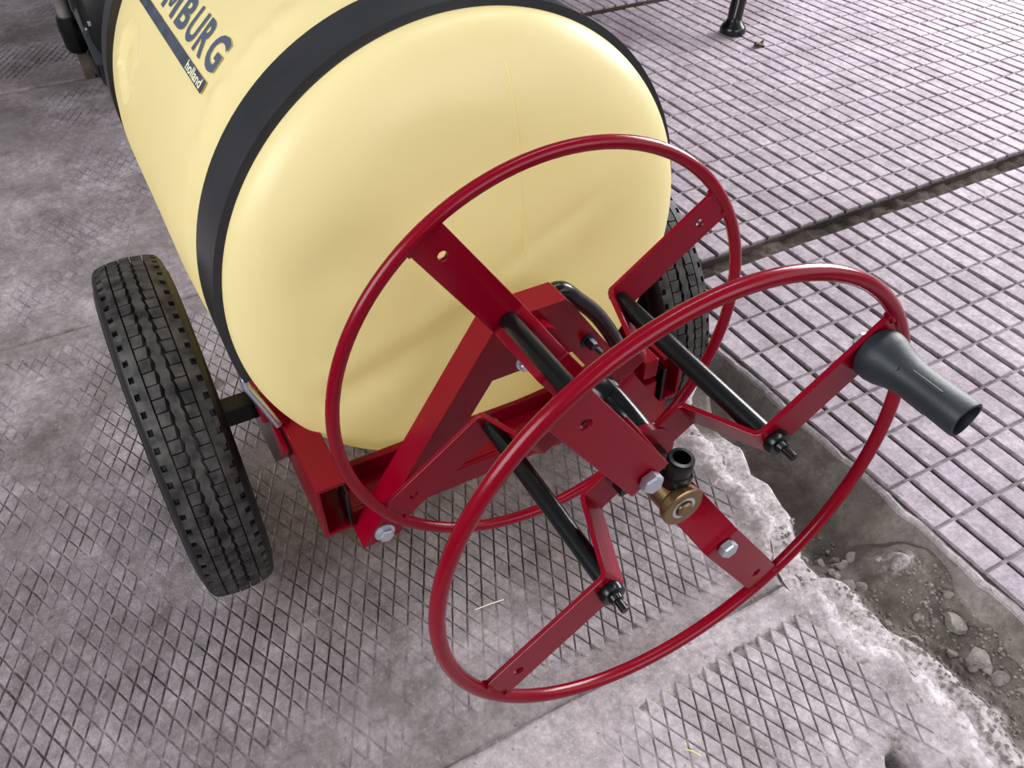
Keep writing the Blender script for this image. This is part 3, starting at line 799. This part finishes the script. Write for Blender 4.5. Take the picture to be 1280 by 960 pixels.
# ---- hose reel
reel = empty('hose_reel', body_pt(XR, .40, ZR), root)
def ring(y):
    mb = MB(); mb.tube([(XR+RR*math.cos(a), y, ZR+RR*math.sin(a)) for a in np.linspace(0, 2*math.pi, 128, endpoint=False)], .0061, 14, closed=True); return mb
part('reel_ring', ring(YA), RED, reel, 60, label='red tube ring next to the tank')
part('reel_ring', ring(YB), RED, reel, 60, label='red tube ring with the crank grip')

def fillet(P, rad, n=6):
    out = [P[0]]
    for i in range(1, len(P)-1):
        a, b, c = Vector(P[i-1]), Vector(P[i]), Vector(P[i+1])
        u_, v_ = (a-b).normalized(), (c-b).normalized(); ang = u_.angle(v_); d_ = min(rad/math.tan(ang/2), (a-b).length*.48, (c-b).length*.48)
        p, q = b+u_*d_, b+v_*d_
        for k in range(n+1):
            t = k/n; out.append(tuple((1-t)**2*p+2*t*(1-t)*b+t*t*q))
    return out+[P[-1]]
def spoke(ang, yr, sgn, hub_y, name_label=None, width=.036, hub_r=.056, bend_r=.0815):
    """flat bar bent twice: in the ring plane outside, slanting to the hub plane inside; a hole near the ring"""
    a = R_(ang); er = Vector((math.cos(a), 0, math.sin(a))); et = Vector((-math.sin(a), 0, math.cos(a))); ey = Vector((0, 1, 0)); c0 = Vector((XR, 0, ZR))
    path = fillet([(.2185, yr), (bend_r, yr), (hub_r, hub_y), (.004, hub_y)], .007)
    hole_lo, hole_hi = .1985, .1805
    path = [path[0], (hole_lo, yr), (hole_hi, yr)]+path[1:]
    n = len(path); w = width/2; T = .0048; mb = MB(); idx = []
    for i, (r, y) in enumerate(path):
        p = Vector(path[max(0, i-1)]); q = Vector(path[min(n-1, i+1)])
        if i <= 2: t = Vector((-1, 0))
        else: t = (q-p).normalized()
        nr = Vector((-t.y, t.x))*1.0                 # (radial, y) normal of the bar
        row = []
        for side in (1, -1):
            for tt in (-w, 0, w):
                rr_, yy_ = r+nr.x*T/2*side, y+nr.y*T/2*side
                mb.v.append(tuple(c0+er*rr_+et*tt+ey*yy_)); row.append(len(mb.v)-1)
        idx.append(row)
    for i in range(n-1):
        A, B = idx[i], idx[i+1]
        if i != 1:
            for k in (0, 1):
                mb.f.append((A[k], A[k+1], B[k+1], B[k])); mb.f.append((A[k+3], B[k+3], B[k+4], A[k+4]))
        else:
            rc = (hole_lo+hole_hi)/2; rh = .0046; inn = []
            for side in (1, -1):
                loop = []
                for g in range(8):
                    f = math.pi*1.25-g*math.pi/4      # start at (s0,-w)
                    loop.append(f)
                off = 0 if side == 1 else 3
                outer_ = [A[off], A[off+1], A[off+2], None, B[off+2], B[off+1], B[off], None]
                # midpoints
                for slot, tt in ((3, w), (7, -w)):
                    mb.v.append(tuple(c0+er*rc+et*tt+ey*(yr-T/2*side))); outer_[slot] = len(mb.v)-1
                cn = []
                dirs = [(1, -1), (1, 0), (1, 1), (0, 1), (-1, 1), (-1, 0), (-1, -1), (0, -1)]
                for dr_, dt_ in dirs:
                    L_ = math.hypot(dr_, dt_); mb.v.append(tuple(c0+er*(rc+rh*dr_/L_)+et*(rh*dt_/L_)+ey*(yr-T/2*side))); cn.append(len(mb.v)-1)
                for g in range(8):
                    h = (g+1) % 8; mb.f.append((outer_[g], outer_[h], cn[h], cn[g]))
                inn.append((cn, outer_))
            (c1, o1), (c2, o2) = inn
            for g in range(8):
                h = (g+1) % 8; mb.f.append((c1[g], c1[h], c2[h], c2[g]))
            for (m_, e1, e2, e3, e4) in ((3, A[2], B[2], A[5], B[5]), (7, A[0], B[0], A[3], B[3])):
                mb.f.append((e1, o1[m_], o2[m_], e3)); mb.f.append((o1[m_], e2, e4, o2[m_]))
        if i != 1:
            mb.f.append((A[2], B[2], B[5], A[5])); mb.f.append((A[0], A[3], B[3], B[0]))
    A, B = idx[0], idx[-1]
    mb.f += [(A[0], A[1], A[4], A[3]), (A[1], A[2], A[5], A[4]), (B[0], B[1], B[4], B[3]), (B[1], B[2], B[5], B[4])]
    return part('spoke', mb, RED, reel, None, .0007, name_label)
HB, HA = .363, .447
for ang in (35, 125, 215, 305):
    spoke(ang-.4, YA, 1, HA, hub_r=.066, bend_r=.084)
    spoke(ang, YB, -1, HB)
def radial(r, ang, y, t=0):
    a = R_(ang); return (XR+r*math.cos(a)-t*math.sin(a), y, ZR+r*math.sin(a)+t*math.cos(a))
# weld beads where bars meet the rings
for y in (YA, YB):
    for ang in (35, 125, 215, 305):
        for t in (-.018, .018):
            mb = MB(); mb.tube([Vector(radial(.2145, ang, y, t)), Vector(radial(.2145, ang, y, t*.62))], .0046, 8); part('weld_bead', mb, RED, reel, 60)
# gusset tab on the upper-left bar of the front ring
a = R_(125); e_r = Vector((math.cos(a), 0, math.sin(a))); e_t = Vector((-math.sin(a), 0, math.cos(a)))
mb = MB(); cpt = Vector((XR, 0, ZR)); vs = []
for t in (.0150, .0185):
    for (r, y) in ((.207, YB), (.158, YB), (.150, YB+.012), (.158, YB+.030), (.190, YB+.026)):
        vs.append(cpt+e_r*r+e_t*t+Vector((0, y, 0)))
mb.add(vs, [(0, 1, 2, 3, 4), (9, 8, 7, 6, 5)]+[(i, i+5, (i+1) % 5+5, (i+1) % 5) for i in range(5)])
part('gusset_tab', mb, RED, reel, None, .0008)
# distance rods
for ang in (35, 125, 215, 305):
    mb = MB(); mb.tube([radial(.0865, ang, YB+.003), radial(.0865, ang, YA-.003)], .0088, 18)
    part('drum_rod', mb, BLKP, reel, 50, label='black plastic drum rod')
for ang in (35, 215):
    mb = MB(); mb.lathe(radial(.0885, ang, YB-.0024), (0, -1, 0), [(0, .0105), (.003, .0115), (.008, .0105), (.0085, .0062), (.013, .0058), (.0135, .0034), (.023, .0034)], 14)
    part('end_nut', mb, BLKP, reel, 30)
for ang in (125, 305):
    part('hex_bolt', hexbolt(radial(.089, ang, YB-.0024), (0, -1, 0), .0088, .0075, .0 if ang == 125 else .0, (1, 0, .4)), ZINC, reel, 25, label='zinc hex bolt')
for ang in (35, 125, 215, 305):
    mb = MB(); mb.lathe(radial(.0885, ang, YA+.0024), (0, 1, 0), [(0, .0085), (.006, .0085), (.0062, .0034), (.012, .0034)], 6); part('end_nut', mb, STEEL, reel, 30)
# hub discs and shaft
for y0_, r_ in ((HB, .034), (HA, .036)):
    mb = MB(); mb.lathe((XR, y0_-.004, ZR), (0, 1, 0), [(0, r_), (.008, r_)], 40); part('hub_disc', mb, RED, reel, 35)
mb = MB(); mb.lathe((XR, .330, ZR), (0, 1, 0), [(0, .0135), (.25, .0135)], 28); part('shaft', mb, BLKP, reel, 40)
mb = MB(); mb.lathe((XR, HA-.030, ZR), (0, 1, 0), [(0, .020), (.026, .020)], 28); part('bearing', mb, BLKP, reel, 40)
mb = MB(); mb.lathe((XR, .528, ZR), (0, 1, 0), [(0, .024), (.03, .024)], 28); part('bearing', mb, RED, reel, 40)
# elbow between the hub plates
mb = MB(); mb.tube(smooth_path([(XR-.006, .455, ZR+.012), (XR+.002, .440, ZR+.020), (XR+.010, .424, ZR+.018), (XR+.018, .405, ZR+.006), (XR+.024, .370, ZR-.008)], 6), .0105, 16)
part('hose_elbow', mb, BLKP, reel, 60, label='glossy black hose elbow inside the drum')
mb = MB(); mb.lathe((XR+.004, .436, ZR+.020), (.35, -.8, -.3), [(0, .0150), (.008, .0160), (.014, .0150)], 24); part('elbow_collar', mb, BLKP, reel, 40)
# brass swivel with black plug elbow
sw = MB(); sw.lathe((XR, .3445, ZR), (0, -1, 0), [(0, .0165), (.004, .0170), (.006, .0156), (.034, .0156), (.037, .0186), (.0435, .0192), (.0445, .0182), (.0445, .0110), (.0425, .0105), (.0425, .0001)], 40)
part('swivel_body', sw, BRASS, reel, 30, label='brass swivel coupling')
mb = MB(); mb.lathe((XR, .3025, ZR), (0, -1, 0), [(0, .0112), (.0026, .0110), (.0028, .0082), (.0, .0080)], 32, caps=False); part('snap_ring', mb, ZINC, reel, 35)
mb = MB(); mb.lathe((XR, .3025, ZR), (0, -1, 0), [(0, .0072), (.0045, .0072), (.0060, .0060), (.0062, .0001)], 28); part('swivel_pin', mb, BRASS, reel, 35)
mb = MB(); mb.lathe((XR, .362, ZR), (0, -1, 0), [(0, .021), (.016, .021), (.0175, .018)], 6, (0, 0, 1)); mb.box((XR-.030, .343, ZR-.014), (XR-.018, .356, ZR+.006)); part('swivel_nut', mb, BLKP, reel, 30)
mb = MB(); E0 = (XR+.002, .3190, ZR+.010)
mb.lathe(E0, (0.06, -.06, 1), [(0, .0100), (.004, .0130), (.014, .0132), (.0155, .0112), (.024, .0112), (.030, .0112), (.0315, .0104), (.0318, .0074), (.012, .0068), (.0118, .0001)], 28)
part('hose_tail_plug', mb, BLKP, reel, 30)
# crank grip
g0 = Vector(radial(.190, 35, YB-.0024))
mb = MB()
gd = Vector((.02, -1, -.03)).normalized(); ref = Vector((math.cos(R_(35)), 0, math.sin(R_(35))))
prg = [(0, .0185), (.003, .0212), (.010, .0218), (.017, .0205), (.026, .0172), (.038, .0150), (.054, .0146), (.072, .0150), (.084, .0153), (.0865, .0148), (.0868, .0128), (.060, .0120), (.0598, .0001)]
mb.lathe(g0, gd, prg, 40, ref)
gv = []
for v in mb.v:                                       # flatten to a rounded triangle and tilt the flared base
    p = Vector(v)-g0; d_ = p.dot(gd); q = p-gd*d_; an = math.atan2(q.dot(gd.cross(ref)), q.dot(ref))
    k_ = 1+.05*math.cos(3*an+.6)*min(1, d_/.03)
    gv.append(tuple(g0+gd*d_+q*k_))
mb.v = gv
grip = part('crank_grip', mb, GRIP, reel, 40, label='dark grey plastic crank grip')
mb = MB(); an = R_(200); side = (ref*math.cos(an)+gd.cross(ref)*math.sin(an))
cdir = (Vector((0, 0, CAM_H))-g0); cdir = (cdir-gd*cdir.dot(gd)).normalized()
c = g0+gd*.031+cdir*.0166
mb.lathe(c-cdir*.003, cdir, [(0, .0021), (.0032, .0021)], 14); part('grip_hole_shade', mb, mat('hole_shade_black', srgb(6, 6, 7), .8), grip, 40)  # solid black disc: the shade of a small hole put into colour
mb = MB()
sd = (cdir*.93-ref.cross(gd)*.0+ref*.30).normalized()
mb.tube(smooth_path([g0+gd*.040+sd*.0141, g0+gd*.052+sd*.0140, g0+gd*.066+sd*.0142], 4), .0019, 8, rr=None); part('grip_groove_shade', mb, mat('groove_shade_black', srgb(24, 27, 31), .6), grip, 50)  # sunken dark rod; the shade of the recess is put into its colour
part('hex_bolt', hexbolt(radial(.190, 35, YB+.0024), (0, 1, 0), .0085, .007, .0125), ZINC, reel, 25)

BODY['on'] = False
# ------------------------------------------------------------------ other machines at the picture's edge
mc = empty('machine_stand', (1.7085, 1.809, 0)); tag(mc, 'black machine leg with round foot standing on the tiles, top edge', 'machine')
mb = MB(); mb.lathe((1.7085, 1.809, 0.0015), (0, 0, 1), [(0, .030), (.004, .0365), (.014, .0370), (.022, .033), (.032, .024), (.042, .0195)], 40); part('foot', mb, BLKP, mc, 40)
mb = MB(); mb.tube(smooth_path([(1.7085, 1.809, .034), (1.712, 1.811, .065), (1.722, 1.814, .11), (1.745, 1.82, .17), (1.80, 1.83, .25), (1.90, 1.85, .33)], 6), .021, 18, rr=None); part('leg', mb, BLKP, mc, 60)
mb = MB(); mb.tube([(1.695, 1.797, .047), (1.6975, 1.7945, .085), (1.700, 1.793, .14)], .0022, 8); part('leg_highlight', mb, GREYP, mc, 60)  # thin grey strip modelled in place of the highlight along the leg
mb = MB(); mb.box((1.05, 1.83, .34), (2.0, 2.9, .62)); part('machine_body', mb, BLKP, mc, None, .02)

tr_ = empty('parked_tractor', (.10, 2.3, 0)); tag(tr_, 'black and red machine with tyre and leg stand, beyond the tank at the upper left', 'machine')
o_ = (.145, 2.285, .205)
mb = MB(); mb.lathe(o_, (1, 0, 0), [(-.05, .11), (-.068, .13), (-.075, .160), (-.070, .188), (-.055, .200), (0, .204), (.055, .200), (.070, .188), (.075, .160), (.068, .13), (.05, .11)], 72, caps=False)
mb.lathe(o_, (1, 0, 0), [(-.0752, .172), (-.078, .168), (-.0752, .164)], 72, caps=False)
part('tyre', mb, SIDE, tr_, 50)
mb = MB(); mb.lathe(o_, (1, 0, 0), [(-.045, .115), (-.03, .09), (-.02, .001)], 40, caps=False); part('rim', mb, BLKP, tr_, 40)
GLOSS = mat('gloss_black_cover', srgb(38, 48, 54), .2, 0, .6, .5)
mb = MB(); q = [(.0674, .117), (.082, .113), (.109, .184), (.0905, .206), (.0700, .203), (.0615, .190)]; mb.prism_xz(q, 2.10, 2.26); part('gloss_cover', mb, GLOSS, tr_, None, .006)
mb = MB(); mb.box((.080, 2.34, .15), (.45, 2.8, .75)); part('engine_block', mb, BLKP, tr_, None, .01)
mb = MB(); mb.prism_xz([(.098, .160), (.112, .160), (.118, .45), (.100, .45)], 2.12, 2.20); part('red_panel', mb, RED, tr_, None, .003)
mb = MB(); mb.box((.078, 2.09, .207), (.118, 2.12, .217)); part('metal_tab', mb, ZINC, tr_, None, .0008)
mb = MB(); mb.box((.118, 2.10, .14), (.20, 2.15, .50)); part('black_panel', mb, STEEL, tr_, None, .004)
mb = MB(); mb.box((.040, 2.352, 0.0008), (.066, 2.372, .085)); part('leg_tube', mb, BROWNP, tr_, None, .002, 'brown grey lower leg tube')
mb = MB(); mb.lathe((.047, 2.362, .070), (.06, 0, 1), [(0, .020), (.010, .026), (.065, .032), (.085, .030), (.086, .012)], 18); part('leg_clamp', mb, BLKP, tr_, 40)
mb = MB(); mb.tube([(.046, 2.362, .14), (.044, 2.364, .50)], .017, 16); part('leg_tube', mb, GREYP, tr_, 50, label='weathered grey upper leg tube')
